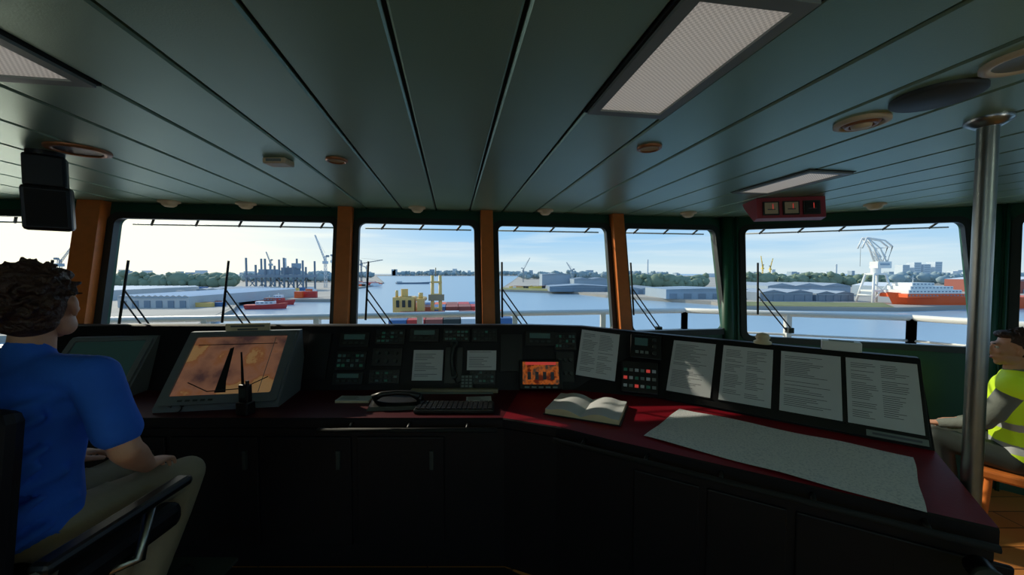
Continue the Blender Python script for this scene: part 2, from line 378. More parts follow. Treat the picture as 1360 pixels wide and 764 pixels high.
def PF(i,s,t,o=0):
    a,c=ST[i],ST[i+1]; L=lambda u,v:Vector(u).lerp(Vector(v),s)
    pb=Vector((*a['pb'],ZD)).lerp(Vector((*c['pb'],ZD)),s); pt=Vector(a['pt']).lerp(Vector(c['pt']),s)
    ex=(Vector((*c['pb'],ZD)).lerp(Vector(c['pt']),t))-(Vector((*a['pb'],ZD)).lerp(Vector(a['pt']),t))
    F=frame(pb.lerp(pt,t),ex,pt-pb); return F@Matrix.Translation((0,0,o))
def LPx(x,z,o=0): return PF(0,(x+3.4)/3.45,(z-.85)/.41,o)
rnd=random.Random(3)
def module(T,w,h,kind):
    b.box((0,0,.006),(w,h,.014),'blackp',T=T,bev=.002)
    if kind=='gauge':
        b.box((0,h*.2,.014),(w*.7,h*.34,.004),'lcd',T=T)
        for i in range(4): b.box((-w*.3+i*w*.2,-h*.2,.017),(w*.12,h*.14,.008),'dgrey',T=T)
    if kind=='keys':
        for i in range(6):
            for j in range(3): b.box((-w*.38+i*w*.15,-h*.28+j*h*.27,.015),(w*.1,h*.14,.006),rnd.choice(['dgrey','led_g','dgrey','blackp','lcd']),T=T)
    if kind=='knobs':
        for i in range(3):
            for j in range(2):
                c=T@Vector((-w*.3+i*w*.3,-h*.22+j*h*.44,.012)); e=T@Vector((-w*.3+i*w*.3,-h*.22+j*h*.44,.035)); b.cyl(c,e,min(w,h)*.1,'dgrey',n=12)
for x,z,w,h,kd in((-1.32,1.06,.15,.3,'dark'),(-1.09,1.16,.2,.10,'gauge'),(-1.09,1.03,.2,.12,'keys'),(-1.09,.92,.2,.08,'gauge'),(-.85,1.18,.2,.1,'keys'),(-.85,1.05,.2,.12,'knobs'),(-.85,.93,.2,.09,'keys'),
    (-.62,1.19,.2,.09,'gauge'),(-.40,1.19,.18,.09,'keys'),(-.21,1.19,.17,.09,'keys'),(-.20,.93,.17,.1,'keys'),(-.40,1.0,.12,.24,'dark'),(-.02,1.08,.15,.25,'dark'),(-2.75,1.05,.3,.3,'dark')):
    module(LPx(x,z,.002),w,h,kd)
for s,t,w,h,kd in((.3,.78,.2,.10,'gauge'),(.75,.75,.15,.12,'keys'),(.8,.35,.12,.2,'knobs')): module(PF(1,s,t,.002),w,h,kd)
b.done()
b=B('checklist_sheet',T=LPx(-.57,1.0,.02)); b.paper(.20,.20,lines=14,seed=1); b.done()
b=B('checklist_sheet',T=LPx(-.215,1.03,.02)); b.paper(.195,.13,lines=9,seed=2); b.done()
b=B('checklist_sheet',T=PF(2,.26,.56,.03)@Matrix.Rotation(-.06,4,'Z')); b.paper(.25,.31,lines=24,seed=3,cols=2); b.done()
b=B('telephone_handset',T=LPx(-.405,1.04,.02)); b.tube([(0.01,-.11,.02),(0,-.05,.045),(-.005,.0,.05),(0,.05,.045),(.005,.10,.02)],[.016,.012,.011,.012,.018],'dgrey')
b.cyl((.01,-.11,.0),(.01,-.11,.03),.022,'dgrey'); b.cyl((.005,.10,.0),(.005,.10,.03),.024,'dgrey'); b.tube([(0.012,-.12,.01),(.03,-.16,.02),(.06,-.15,.01)],.004,'blackp'); b.done()
b=B('keypad',T=LPx(-.30,.90,.016)); b.box((0,0,.008),(.085,.09,.016),'dgrey',bev=.003)
for i in range(3):
    for j in range(4): b.box((-.025+.025*i,-.03+.02*j,.018),(.017,.012,.006),'grey')
b.done()
b=B('plotter_display',T=PF(1,.36,.22,.06)@Matrix.Rotation(-.1,4,'X'))
b.box((0,0,-.02),(.28,.19,.05),'blackp',bev=.008); b.box((0,.008,.006),(.235,.145,.004),'scr2')
b.box((0,.07,.0085),(.2,.018,.002),'led_r')
for i in range(4): b.box((-.075+.05*i,-.01,.0085),(.022,.05,.002),'ink')
for i in range(5):b.box((-.09+.045*i,-.083,.007),(.03,.01,.006),'grey')
b.done()
b=B('vhf_radio',T=PF(2,.82,.74,.02)); b.box((0,0,.01),(.19,.16,.03),'blackp',bev=.005); b.box((-.03,.03,.027),(.08,.05,.004),'lcd')
for i in range(3): b.cyl((.05,-.045+.045*i,.02),(.05,-.045+.045*i,.045),.013,'dgrey',n=14)
for i in range(3): b.box((-.055+.03*i,-.04,.027),(.02,.018,.005),'grey')
b.done()
b=B('alarm_panel',T=PF(2,.80,.26,.02)); b.box((0,0,.012),(.22,.20,.03),'blackp',bev=.005)
for i in range(6):
    for j in range(3):
        k=['led_w','grey','led_r','led_w','led_g','grey'][(i+2*j)%6]
        b.box((-.085+.034*i,-.06+.05*j,.03),(.022,.018,.008),k)
b.done()
b=B('procedure_board',T=None)
T=PF(3,.5,.5,.004); L4=(Vector((*ST[4]['pb'],0))-Vector((*ST[3]['pb'],0))).length
b.box((0,0,.004),(L4*.99,.41,.008),'blackp',T=T,bev=.002); b.done()
for i,(s,w) in enumerate(((.165,.24),(.405,.245),(.645,.25),(.875,.255))):
    b=B('procedure_sheet',T=PF(3,s,.52,.014)); b.paper(w,.335,lines=28,seed=10+i,cols=2 if i%2 else 1)
    b.box((0,.170,.002),(w+.01,.006,.004),'blackp');b.box((0,-.170,.002),(w+.01,.006,.004),'blackp'); b.done()
b=B('name_plate',T=PF(3,.90,.055,.014)); b.box((0,0,.002),(.2,.028,.004),'grey'); b.box((0,0,.0045),(.16,.01,.001),'ink'); b.done()
b=B('nautical_chart'); c=[Vector((.619,1.739)),Vector((1.326,1.173)),Vector((1.665,1.536)),Vector((.945,2.10))]
n=24;m=12;vs=[]
for j in range(m+1):
    for i in range(n+1):
        u,v=i/n,j/m; q=c[0].lerp(c[1],u).lerp(c[3].lerp(c[2],u),v); q=q+Vector((.003*math.sin(u*17+v*3),.003*math.cos(v*9+u*21)))
        z=ZD+.004+.0025*(1+math.sin(u*13+v*4))*(1+.5*math.sin(v*9))*(.4+abs(v-.5))
        vs.append((q.x,q.y,z))
b.add(vs,[[j*(n+1)+i,j*(n+1)+i+1,(j+1)*(n+1)+i+1,(j+1)*(n+1)+i] for j in range(m) for i in range(n)],'chart',True)
b.done()
b=B('open_logbook',T=Matrix.Translation((.42,2.08,ZD))@Matrix.Rotation(-.42,4,'Z')@Matrix.Diagonal((1.15,1.2,1.25,1)))
for sgn in(-1,1):
    vs=[];N=12
    top=[(sgn*i/N*.17,.012+.022*math.sin(min(1,i/N*1.25)*math.pi*.8)) for i in range(N+1)]
    for y in(-.125,.125):
        for x,z in top: vs.append((x,y,z))
        for x,z in top: vs.append((x,y,.004))
    q=N+1
    b.add(vs,[[i,i+1,2*q+i+1,2*q+i] for i in range(N)],'paper',True)
    b.add(vs,[[i,q+i,q+i+1,i+1] for i in range(N)]+[[2*q+i,2*q+i+1,3*q+i+1,3*q+i] for i in range(N)]+[[N,q+N,3*q+N,2*q+N]],'cream')
    b.box((sgn*.088,0,.003),(.18,.262,.005),'blackp')
b.done()
b=B('desk_telephone',T=Matrix.Translation((-.67,2.15,ZD))@Matrix.Rotation(.1,4,'Z')); b.hexa([(-.15,-.07,0),(.15,-.07,0),(.15,.08,0),(-.15,.08,0)],[(-.14,-.06,.02),(.14,-.06,.02),(.14,.07,.045),(-.14,.07,.045)],'blackp')
b.tube([(-.13,0,.05),(-.08,.01,.070),(0,.015,.075),(.08,.01,.07),(.13,0,.05)],[.022,.016,.014,.016,.022],'blackp',14); b.done()
b=B('parallel_ruler'); b.box((-.37,2.40,ZD+.012),(.56,.035,.024),'beige',bev=.004); b.box((-.37,2.375,ZD+.004),(.50,.012,.008),'grey'); b.done()
b=B('notepad',T=Matrix.Translation((-.95,2.25,ZD))); b.box((0,0,.006),(.2,.09,.012),'cream'); b.paper(.2,.09,lines=5,T=Matrix.Translation((0,0,.0125))); b.done()
b=B('notepad',T=Matrix.Translation((-.20,2.24,ZD))@Matrix.Rotation(.1,4,'Z')); b.box((0,0,.006),(.15,.08,.012),'cream'); b.paper(.15,.08,lines=5,T=Matrix.Translation((0,0,.0125))); b.done()
b=B('computer_keyboard',T=Matrix.Translation((-.32,2.10,ZD))); b.box((0,0,.012),(.44,.14,.02),'blackp',bev=.004)
for i in range(15):
    for j in range(5): b.box((-.2+.0285*i,-.05+.025*j,.025),(.022,.019,.008),'blackp')
b.done()
b=B('walkie_talkie',T=Matrix.Translation((-1.455,2.03,ZD))@Matrix.Rotation(-.2,4,'Z'))
b.box((0,0,.035),(.075,.06,.07),'blackp',bev=.008); b.box((0,0,.10),(.06,.036,.13),'blackp',bev=.008); b.box((0,-.019,.12),(.04,.004,.05),'dgrey'); b.cyl((.015,0,.165),(.015,0,.185),.009,'blackp'); b.tube([(-.015,0,.16),(-.016,0,.25),(-.018,0,.34)],[.007,.006,.004],'rubber'); b.done()
b=B('sunglasses',T=Matrix.Translation((-1.90,2.06,ZD+.02)))
for sx in(-1,1): b.tube([(sx*.038+.03*math.cos(t*math.pi/6),.004*math.sin(t),.022*math.sin(t*math.pi/6)) for t in range(12)],.0035,'blackp',6,True); b.tube([(sx*.07,0,.01),(sx*.072,.03,.01),(sx*.06,.05,-.012)],.0035,'blackp',6)
b.tube([(-.01,0,.006),(0,0,.01),(.01,0,.006)],.003,'blackp',6); b.done()
def monitor(name,x,y,w,h,yaw,tilt,scr,sign=False):
    T=Matrix.Translation((x,y,ZD))@Matrix.Rotation(yaw,4,'Z'); b=B(name,T=T)
    ty=h*math.sin(tilt); tz=h*math.cos(tilt); z0=.02
    vs=[]
    for X in(-w/2,w/2): vs+=[(X,0,0),(X,0,z0),(X,ty,z0+tz),(X,ty+.04,z0+tz),(X,ty+.08,0)]
    b.add(vs,[[0,4,3,2,1],[5,6,7,8,9],[0,1,6,5],[1,2,7,6],[2,3,8,7],[3,4,9,8],[4,0,5,9]],'bezel')
    F=frame((0,ty/2,z0+tz/2),(1,0,0),(0,ty,tz))
    v,f=plate([rr(-w/2+.012,w/2-.012,-h/2+.012,h/2-.012,.02),rr(-w*.41,w*.41,-h*.37,h*.41,.01)],.016)
    b.add([F@Vector((q.x,q.y,q.z+.008)) for q in v],f,'bezel'); b.box((0,h*.02,.003),(w*.83,h*.79,.004),scr,T=F)
    if scr=='scr':
        b.box((w*.30,h*.02,.006),(w*.004,h*.74,.002),'lcd',T=F); b.box((-w*.02,h*.3,.006),(w*.7,h*.008,.002),'blackp',T=F)
        b.add([F@Vector(p) for p in((-.05,.12,.0065),(-.03,.13,.0065),(.0,-.10,.0065),(.02,-.17,.0065),(-.04,-.17,.0065))],[[0,4,3,2,1]],'rubber')
        b.tube([F@Vector(p) for p in((-.2,-.1,.006),(-.08,-.16,.006),(.1,-.15,.006),(.22,-.08,.006))],.003,'blackp',6)
    for i in range(5): b.box((-w*.3+i*w*.06,-h*.43,.017),(w*.035,h*.02,.004),'dgrey',T=F)
    if sign:
        b.box((0,ty+.02,z0+tz+.02),(.26,.012,.055),'cream')
        b.box((0,ty+.013,z0+tz+.03),(.20,.002,.010),'ink'); b.box((0,ty+.013,z0+tz+.01),(.12,.002,.010),'ink')
    return b.done()
monitor('chart_display',-1.66,2.09,.64,.50,math.radians(9),.72,'scr',True)
monitor('radar_display',-2.62,2.25,.5,.42,math.radians(9),.7,'lcd')
b=B('gimbal_compass'); c=(1.46,2.18,1.21); b.lathe([(.045,0),(.045,.012),(.03,.02),(.038,.035),(.03,.055),(.0001,.065)],c,'cream',20); b.done()
b=B('tissue_box'); b.box((1.745,1.985,1.235),(.16,.07,.05),'white',rot=(0,0,-.63),bev=.005); b.box((1.745,1.985,1.2615),(.1,.03,.004),'grey',rot=(0,0,-.63)); b.done()
b=B('signal_torch'); e=(Vector((1.467,1.103,0))-Vector((.45,1.704,0))).normalized(); n_=Vector((e.y,-e.x,0)); c=Vector((1.40,1.10,.74))
b.cyl(c,c+n_*.06,.032,'blackp'); b.cyl(c+n_*.06,c+n_*.075,.036,'dgrey'); b.box(c+n_*.03+Vector((0,0,-.12)),(.03,.012,.2),'hivis'); b.done()

# ------------------------------------------------------------ people
def remesh(ells,vox,sm=4):
    bm=bmesh.new()
    for c,r,R in ells:
        b2=bmesh.ops.create_icosphere(bm,subdivisions=2,radius=1)
        for v in b2['verts']: v.co=Vector(c)+R@Vector((v.co.x*r[0],v.co.y*r[1],v.co.z*r[2]))
    me=bpy.data.meshes.new('t'); bm.to_mesh(me); bm.free(); o=bpy.data.objects.new('t',me); COL.objects.link(o)
    m=o.modifiers.new('r','REMESH'); m.mode='VOXEL'; m.voxel_size=vox; m2=o.modifiers.new('s','SMOOTH'); m2.factor=.5; m2.iterations=sm
    dg=bpy.context.evaluated_depsgraph_get(); r=bpy.data.meshes.new_from_object(o.evaluated_get(dg)); bpy.data.objects.remove(o); return r
I3=Matrix.Identity(3)
def chain(pts,n=8,R=I3):
    out=[]
    for (p,r),(q,s) in zip(pts,pts[1:]):
        r=(r,)*3 if not isinstance(r,tuple) else r; s=(s,)*3 if not isinstance(s,tuple) else s
        for i in range(n+1):
            t=i/n; out.append((Vector(p).lerp(Vector(q),t),tuple(a+(c-a)*t for a,c in zip(r,s)),R))
    return out
def hand(b,wr,di,up,side,curl=.5,mt='skin'):
    di=Vector(di).normalized(); up=Vector(up).normalized(); lat=di.cross(up).normalized()*side; up=lat.cross(di)*side
    R=Matrix((lat,di,up)).transposed()
    L=lambda x,y,z:Vector(wr)+lat*x+di*y+up*z
    E=chain([(L(0,0,0),.026),(L(0,.03,0),(.034,.03,.018)),(L(0,.075,0),(.040,.03,.014))],6,R)
    for x,l,r in((.031,.068,.0085),(.011,.078,.009),(-.010,.072,.0085),(-.030,.056,.0078)):
        a=L(x,.085,0); p1=L(x*1.05,.085+l*.42,-l*.10*curl*2); p2=L(x*1.05,.085+l*.70,-l*.38*curl*1.6); p3=L(x*1.05,.085+l*.85,-l*.65*curl*1.6)
        E+=chain([(a,r*1.1),(p1,r),(p2,r*.92),(p3,r*.82)],6)
    E+=chain([(L(.025,.02,-.004),.016),(L(.052,.05,-.012),.0115),(L(.058,.082,-.02),.0098),(L(.055,.10,-.026),.008)],6)
    b.mesh(remesh(E,.0045,3),mt)
def head(b,c,yaw,pitch=0,hair='hair',long=0):
    T=Matrix.Translation(c)@Matrix.Rotation(yaw,4,'Z')@Matrix.Rotation(pitch,4,'X')
    E=[((0,-.015,.03),(.076,.093,.088),I3),((0,.02,-.01),(.068,.078,.085),I3),((0,.035,-.055),(.055,.055,.055),I3),((0,.062,-.092),(.026,.024,.02),I3),
       ((.045,.02,-.065),(.022,.04,.035),I3),((-.045,.02,-.065),(.022,.04,.035),I3),((.036,.066,-.02),(.022,.02,.018),I3),((-.036,.066,-.02),(.022,.02,.018),I3),
       ((0,.083,.028),(.05,.016,.012),I3),((0,.082,-.058),(.026,.018,.018),I3)]
    E+=chain([((0,.090,.018),.010),((0,.108,-.018),.012),((0,.102,-.03),.014)],5)
    for s in(-1,1):
        E+=chain([((s*.076,-.005,.018),(.008,.016,.012)),((s*.080,-.008,.0),(.008,.019,.022)),((s*.076,0,-.028),(.007,.010,.012))],4)
    b.mesh(remesh(E,.006,3),'skin',True,T)
    for s in(-1,1):
        for q,r,k in(((s*.031,.083,.008),(.0125,.009,.0085),'eye'),((s*.031,.0905,.008),(.0055,.003,.0055),'iris')):
            bm=bmesh.new(); bmesh.ops.create_icosphere(bm,subdivisions=2,radius=1)
            for v in bm.verts: v.co=Vector(q)+Vector((v.co.x*r[0],v.co.y*r[1],v.co.z*r[2]))
            b.bm(bm,k,True,T)
        bm=bmesh.new(); bmesh.ops.create_icosphere(bm,subdivisions=2,radius=1)
        for v in bm.verts: v.co=Vector((s*.033,.096,.030))+Vector((v.co.x*.02,v.co.y*.005,v.co.z*.004))
        b.bm(bm,hair,True,T)
    bm=bmesh.new(); bmesh.ops.create_icosphere(bm,subdivisions=2,radius=1)
    for v in bm.verts: v.co=Vector((0,.098,-.062))+Vector((v.co.x*.023,v.co.y*.006,v.co.z*.006))
    b.bm(bm,'lip',True,T)
    rnd=random.Random(5); H=[((0,-.028,.045),(.084,.094,.085),I3),((0,-.05,.0),(.078,.07,.08),I3),((0,-.055,-.05),(.066,.05,.04),I3)]
    H+=[((0,.045,.092),(.058,.045,.028),I3)]
    for i in range(240):
        th=rnd.uniform(0,2*math.pi); ph=rnd.uniform(-.75,1.5)
        d=Vector((math.cos(th)*math.cos(ph),math.sin(th)*math.cos(ph),math.sin(ph)))
        if d.y>.25 and d.z<.72: continue
        if abs(d.x)>.6 and d.z<-.02 and d.y>-.35: continue
        p=Vector((0,-.03,.03))+Vector((d.x*.084,d.y*.097,d.z*.096)); r=rnd.uniform(.009,.015)
        R=Euler((rnd.random()*3,rnd.random()*3,rnd.random()*3)).to_matrix(); H.append((p,(r*.6,r*2.1,r*.6),R))
    if long:
        H+=chain([((0,-.06,-.02),(.086,.05,.05)),((0,-.07,-.10),(.088,.045,.05))],4)
    b.mesh(remesh(H,.0045,1),hair,True,T)
def human(name,J,cm,yaw=0,vest=False,hair='hair',long=0,hyaw=0,hpitch=0,handcfg=None):
    b=B(name); R=Matrix.Rotation(yaw,3,'Z'); J={k:Vector(v) for k,v in J.items()}
    pe,ch,nk=J['pelvis'],J['chest'],J['neck']; wa_=pe.lerp(ch,.45)
    def torso(g=0):
        E=chain([(pe,(.165+g,.12+g,.09)),(wa_,(.145+g,.112+g,.09)),(ch,(.172+g,.122+g,.11)),(ch.lerp(nk,.55),(.13+g,.092+g,.06))],8,R)
        E+=chain([(ch.lerp(nk,.6),.07+g),(nk,.056)],4)
        for s in'LR': E+=chain([(ch.lerp(nk,.62),.07+g),(J['sh'+s],.064+g)],6)
        return E
    E=torso()
    for s in'LR': E+=chain([(J['sh'+s],.064),(J['sh'+s].lerp(J['el'+s],.5),.060),(J['sh'+s].lerp(J['el'+s],.72),.063)],8)
    if not cm.get('long'):   # cloth folds
        rf=random.Random(8)
        for i in range(9):
            z=pe.z+.02+i*.045; a=rf.uniform(-.5,.5); c0=Vector((pe.x,pe.y,z))+Vector((0,-.01,0))
            E+=chain([(c0+Vector((.155,-.02+a*.1,.02)),.014),(c0+Vector((.10,-.095,-.01+a*.03)),.018),(c0+Vector((0,-.112,a*.05)),.014)],6)
    if cm.get('long'):
        for s in'LR': E+=chain([(J['sh'+s].lerp(J['el'+s],.6),.054),(J['el'+s],.046),(J['wr'+s],.034)],8)
    b.mesh(remesh(E,.010,5),cm['top'])
    if not cm.get('long'):
        for s in'LR': b.mesh(remesh(chain([(J['sh'+s].lerp(J['el'+s],.5),.046),(J['el'+s],.041),(J['el'+s].lerp(J['wr'+s],.35),.041),(J['wr'+s],.027)],10),.008,4),'skin')
    if vest:
        me=remesh([e for e in torso(.016) if e[0].z<nk.z-.02],.011,4)
        z0,z1=pe.z,ch.z
        V=[v.co.copy() for v in me.vertices]; G={'refl':[],'hivis':[]}
        for p in me.polygons:
            t=(p.center.z-z0)/(z1-z0); G['refl' if(.10<t<.24 or .50<t<.64) else'hivis'].append(list(p.vertices))
        for k in G: b.add(V,G[k],k,True)
    E=chain([(pe+Vector((0,0,.03)),(.155,.115,.07)),(pe,(.165,.125,.09))],4,R)
    for s in'LR':
        E+=chain([(J['hp'+s],.092),(J['hp'+s].lerp(J['kn'+s],.5),.082),(J['kn'+s],.066)],9)
        E+=chain([(J['kn'+s],.066),(J['kn'+s].lerp(J['an'+s],.35),.066),(J['an'+s],.056)],9)
        for t in(.25,.5,.7): q=J['hp'+s].lerp(J['kn'+s],t); E+=chain([(q+Vector((-.07,0,.03)),.012),(q+Vector((0,.02,.082-.02*t)),.016),(q+Vector((.07,.01,.02)),.012)],5)
    b.mesh(remesh(E,.011,5),cm['leg'])
    for s in'LR':
        a=J['an'+s]; t=J['to'+s]; b.mesh(remesh(chain([(a,.042),(a.lerp(t,.15)-Vector((0,0,.05)),.04),(a.lerp(t,.6)-Vector((0,0,.055*.4)),.038),(t,.030)],7),.008,3),'rubber')
    hd=J['head']; b.mesh(remesh(chain([(nk-Vector((0,0,.03)),.055),(nk.lerp(hd,.35),.05),(hd+R@Vector((0,-.02,-.05)),.05)],6),.008,3),'skin')
    head(b,hd,yaw+hyaw,hpitch,hair,long)
    for s,(di,up,sd) in handcfg.items(): hand(b,J['wr'+s],di,up,sd)
    return b.done()
hx,hy=-1.475,1.10
human('seated_man',dict(pelvis=(hx,hy,.86),chest=(hx+.01,hy+.02,1.20),neck=(hx+.015,hy+.03,1.385),head=(hx+.018,hy+.06,1.52),
    shR=(hx+.21,hy+.03,1.31),elR=(hx+.285,hy+.04,1.075),wrR=(hx+.19,hy+.20,.945),
    shL=(hx-.18,hy+.03,1.31),elL=(hx-.25,hy+.05,1.05),wrL=(hx-.18,hy+.25,.94),
    hpR=(hx+.09,hy+.03,.83),knR=(hx+.135,hy+.42,.80),anR=(hx+.06,hy+.30,.40),toR=(hx+.08,hy+.46,.345),
    hpL=(hx-.09,hy+.03,.83),knL=(hx-.11,hy+.46,.80),anL=(hx-.10,hy+.42,.40),toL=(hx-.10,hy+.58,.345)),
    dict(top='shirt',leg='khaki'),hyaw=.42,hpitch=.02,handcfg=dict(R=((-.35,.9,-.20),(0,0,1),-1),L=((.1,.95,-.12),(0,0,1),1)))
b=B('pilot_chair'); cx,cy=hx,hy
b.box((cx,cy+.06,.725),(.48,.46,.09),'black',bev=.03); b.box((cx,cy-.20,1.02),(.46,.09,.52),'black',rot=(-.1,0,0),bev=.035); b.box((cx,cy-.235,1.36),(.26,.08,.14),'black',bev=.03)
for s in(-1,1):
    x=cx+s*.275; b.box((x,cy+.04,.865),(.06,.44,.035),'blackp',bev=.014)
    b.tube([(x,cy-.15,.85),(x,cy-.17,.74),(cx+s*.2,cy-.12,.70)],.016,'steel'); b.tube([(x,cy+.12,.85),(x,cy+.08,.70),(cx+s*.2,cy+.02,.69)],.016,'steel')
    b.tube([(x,cy-.20+.06*math.cos(t*math.pi/6),.80+.06*math.sin(t*math.pi/6)) for t in range(12)],.012,'grey',8,True)
b.cyl((cx,cy,.06),(cx,cy,.70),.045,'steel'); b.lathe([(.27,0),(.27,.02),(.08,.06),(.05,.08)],(cx,cy,.010),'dgrey')
b.tube([(cx-.16,cy+.05,.45),(cx-.2,cy+.44,.30),(cx+.2,cy+.44,.30),(cx+.16,cy+.05,.45)],.014,'steel'); b.box((cx,cy+.5,.30),(.42,.18,.016),'dgrey')
b.tube([(cx-.16,cy+.05,.45),(cx,cy+.0,.45),(cx+.16,cy+.05,.45)],.014,'steel'); b.done()
px_,py_=3.28,2.38; yw=math.radians(40); Rm=Matrix.Rotation(yw,3,'Z')
def loc(x,y,z): v=Rm@Vector((x,y,0)); return (px_+v.x,py_+v.y,z)
human('seated_crew_member',dict(pelvis=loc(0,0,.46),chest=loc(0,.03,.80),neck=loc(0,.04,.99),head=loc(0,.05,1.13),
    shR=loc(.18,.03,.91),elR=loc(.22,.04,.64),wrR=loc(.13,.25,.57),shL=loc(-.18,.05,.91),elL=loc(-.19,.16,.66),wrL=loc(-.10,.34,.58),
    hpR=loc(.09,.03,.43),knR=loc(.12,.36,.48),anR=loc(.12,.30,.09),toR=loc(.12,.42,.05),hpL=loc(-.09,.03,.43),knL=loc(-.12,.36,.48),anL=loc(-.12,.30,.09),toL=loc(-.12,.42,.05)),
    dict(top='gshirt',leg='dgrey',long=True),yaw=yw,vest=True,long=1,hyaw=.30,handcfg=dict(R=(Rm@Vector((-.2,.9,-.2)),(0,0,1),-1),L=(Rm@Vector((.2,.9,-.2)),(0,0,1),1)))
b=B('low_stool',T=Matrix.Translation((px_,py_,0))@Matrix.Rotation(yw,4,'Z')); b.box((0,.0,.33),(.40,.36,.06),'wood',bev=.015)
for sx in(-1,1):
    for sy in(-1,1): b.cyl((sx*.17,sy*.15,0),(sx*.15,sy*.13,.31),.018,'wood')
b.done()

# ------------------------------------------------------------ own ship outside
b=B('bridge_walkway'); pts=[ship(-6,3.0),ship(2.6,3.0),ship(5.2,1.5),ship(6.2,-.5),ship(7.2,0),ship(6.3,2.3),ship(3.1,4.6),ship(-6,4.6)]
b.prism([(p.x,p.y) for p in pts],-.25,-.09,'deckp'); b.done()
b=B('deck_railing'); R_=[ship(-6,4.5),ship(3.0,4.5),ship(4.95,3.36),ship(6.0,1.6)]
for a,c in zip(R_,R_[1:]):
    for z in(.35,.62,.88): b.tube([(a.x,a.y,z),(c.x,c.y,z)],.014,'white',8)
    b.tube([(a.x,a.y,1.13),(c.x,c.y,1.13)],.034,'white',12); n=max(1,int((c-a).length/1.1))
    for i in range(n+1): q=a.lerp(c,i/n); b.box((q.x,q.y,.52),(.06,.06,1.2),'white')
b.done()
WZ=-20.4; LZ=-18
S3=lambda X,Y,z:ship(X,Y,z)
b=B('cargo_ship_foredeck'); hull=[(-12,4.5),(12,4.5),(12,85),(8,104),(0,116),(-8,104),(-12,85)]
hp_=[S3(x,y,0) for x,y in hull]; b.prism([(p.x,p.y) for p in hp_],WZ+.2,-9,'deckred')
def sbox(b,x0,x1,y0,y1,z0,z1,k): b.hexa([S3(x0,y0,z0),S3(x1,y0,z0),S3(x1,y1,z0),S3(x0,y1,z0)],[S3(x0,y0,z1),S3(x1,y0,z1),S3(x1,y1,z1),S3(x0,y1,z1)],k)
for y in(12,32,52,72): sbox(b,-9,9,y,y+17,-9,-7.4,'dgrey')
for i in range(len(hp_)): 
    p=hp_[i];q=hp_[(i+1)%7]; b.tube([(p.x,p.y,-7.9),(q.x,q.y,-7.9)],.1,'white',6)
sbox(b,-5,5,92,100,-9,-6.5,'dgrey'); b.done()
b=B('shipping_containers'); rnd=random.Random(4)
for y in(54,60.5,74,80.5):
    for i in range(7):
        x=-8.8+i*2.5
        sbox(b,x,x+2.4,y,y+6.1,-7.4,-4.9-.05,rnd.choice(['deckred','blue','redboat','roofw','deckred','dgrey','orange']))
b.done()
b=B('deck_crane'); 
sbox(b,-9.2,-7.2,68,70.5,-9,-2.6,'yel'); sbox(b,-10.2,-6.6,67.2,71.2,-5.6,-2.6,'yel'); sbox(b,-6.2,-5.0,67.6,70.8,-7,-2.9,'yel'); b.cyl(S3(-8.4,69,-2.6),S3(-8.4,69,-1.2),.6,'yel')
for x in(-9.6,-8.6,-7.6): sbox(b,x,x+.5,67.0,67.3,-4.3,-3.1,'dgrey')
b.tube([S3(-9.6,68,-2.6),S3(-9.6,68,-1.4)],.25,'yel',8); b.tube([S3(-5.6,69,-3),S3(-5.6,69,-1.9)],.4,'yel',8)
b.tube([S3(-8.4,69,-3),S3(-6,85,-4)],.5,'yel'); b.done()
b=B('cargo_mast'); 
for x in(-3.6,-2.2): b.tube([S3(x,70,-9),S3(x,70,1.2)],[.38,.28],'yel',12)
for z in(-5,-2.5,-.2): sbox(b,-3.9,-1.9,69.7,70.3,z,z+.35,'yel')
sbox(b,-4.3,-1.5,69.5,70.5,-3.4,-2.3,'beige'); b.tube([S3(-3,70,1),S3(-3,70,2.6)],.1,'beige',6); b.done()

# ------------------------------------------------------------ harbour
def at(bear,d,z=0): return Vector((bear*d,d,z))      # bearing tangent, distance
b=B('harbour_water',loc=(0,0,WZ)); b.prism([(-9000,-1500),(9000,-1500),(9000,9000),(-9000,9000)],WZ-1,WZ,'water'); b.done()
def land(name,pts,z,k):
    b=B(name); b.prism([(p.x,p.y) for p in pts],WZ,z-.15,'quay'); 
    c=sum(pts,Vector())/len(pts); b.prism([(p.x+(c.x-p.x)*.004,p.y+(c.y-p.y)*.004) for p in pts],z-.15,z,k); b.done()
land('quay_west',[at(-3,100),at(-.86,125),at(-.80,160),at(-.74,210),at(-.72,285),at(-.47,285),at(-.47,430),at(-.39,560),at(-.34,800),at(-.36,2800),at(-3.2,2800)],LZ,'yard')
land('quay_east',[at(-.035,450),at(.16,400),at(.25,338),at(.53,262),at(.62,225),at(1.03,214),at(1.6,262),at(3,300),at(3,2800),at(.02,2800),at(-.0,900)],LZ,'yard')
land('far_shore',[at(-.5,2900),at(.2,2900),at(.3,5200),at(-.5,5200)],LZ,'yard')
b=B('grass_bank'); 
for A,C in((at(.62,226,LZ),at(1.02,216,LZ)),(at(-.03,452,LZ),at(.15,402,LZ))):
    d=Vector((0,14,0)); b.add([A,C,C+d*.5+Vector((0,0,2)),A+d*.5+Vector((0,0,2)),A+d,C+d],[[0,1,2,3],[3,2,5,4]],'grass')
b.done()
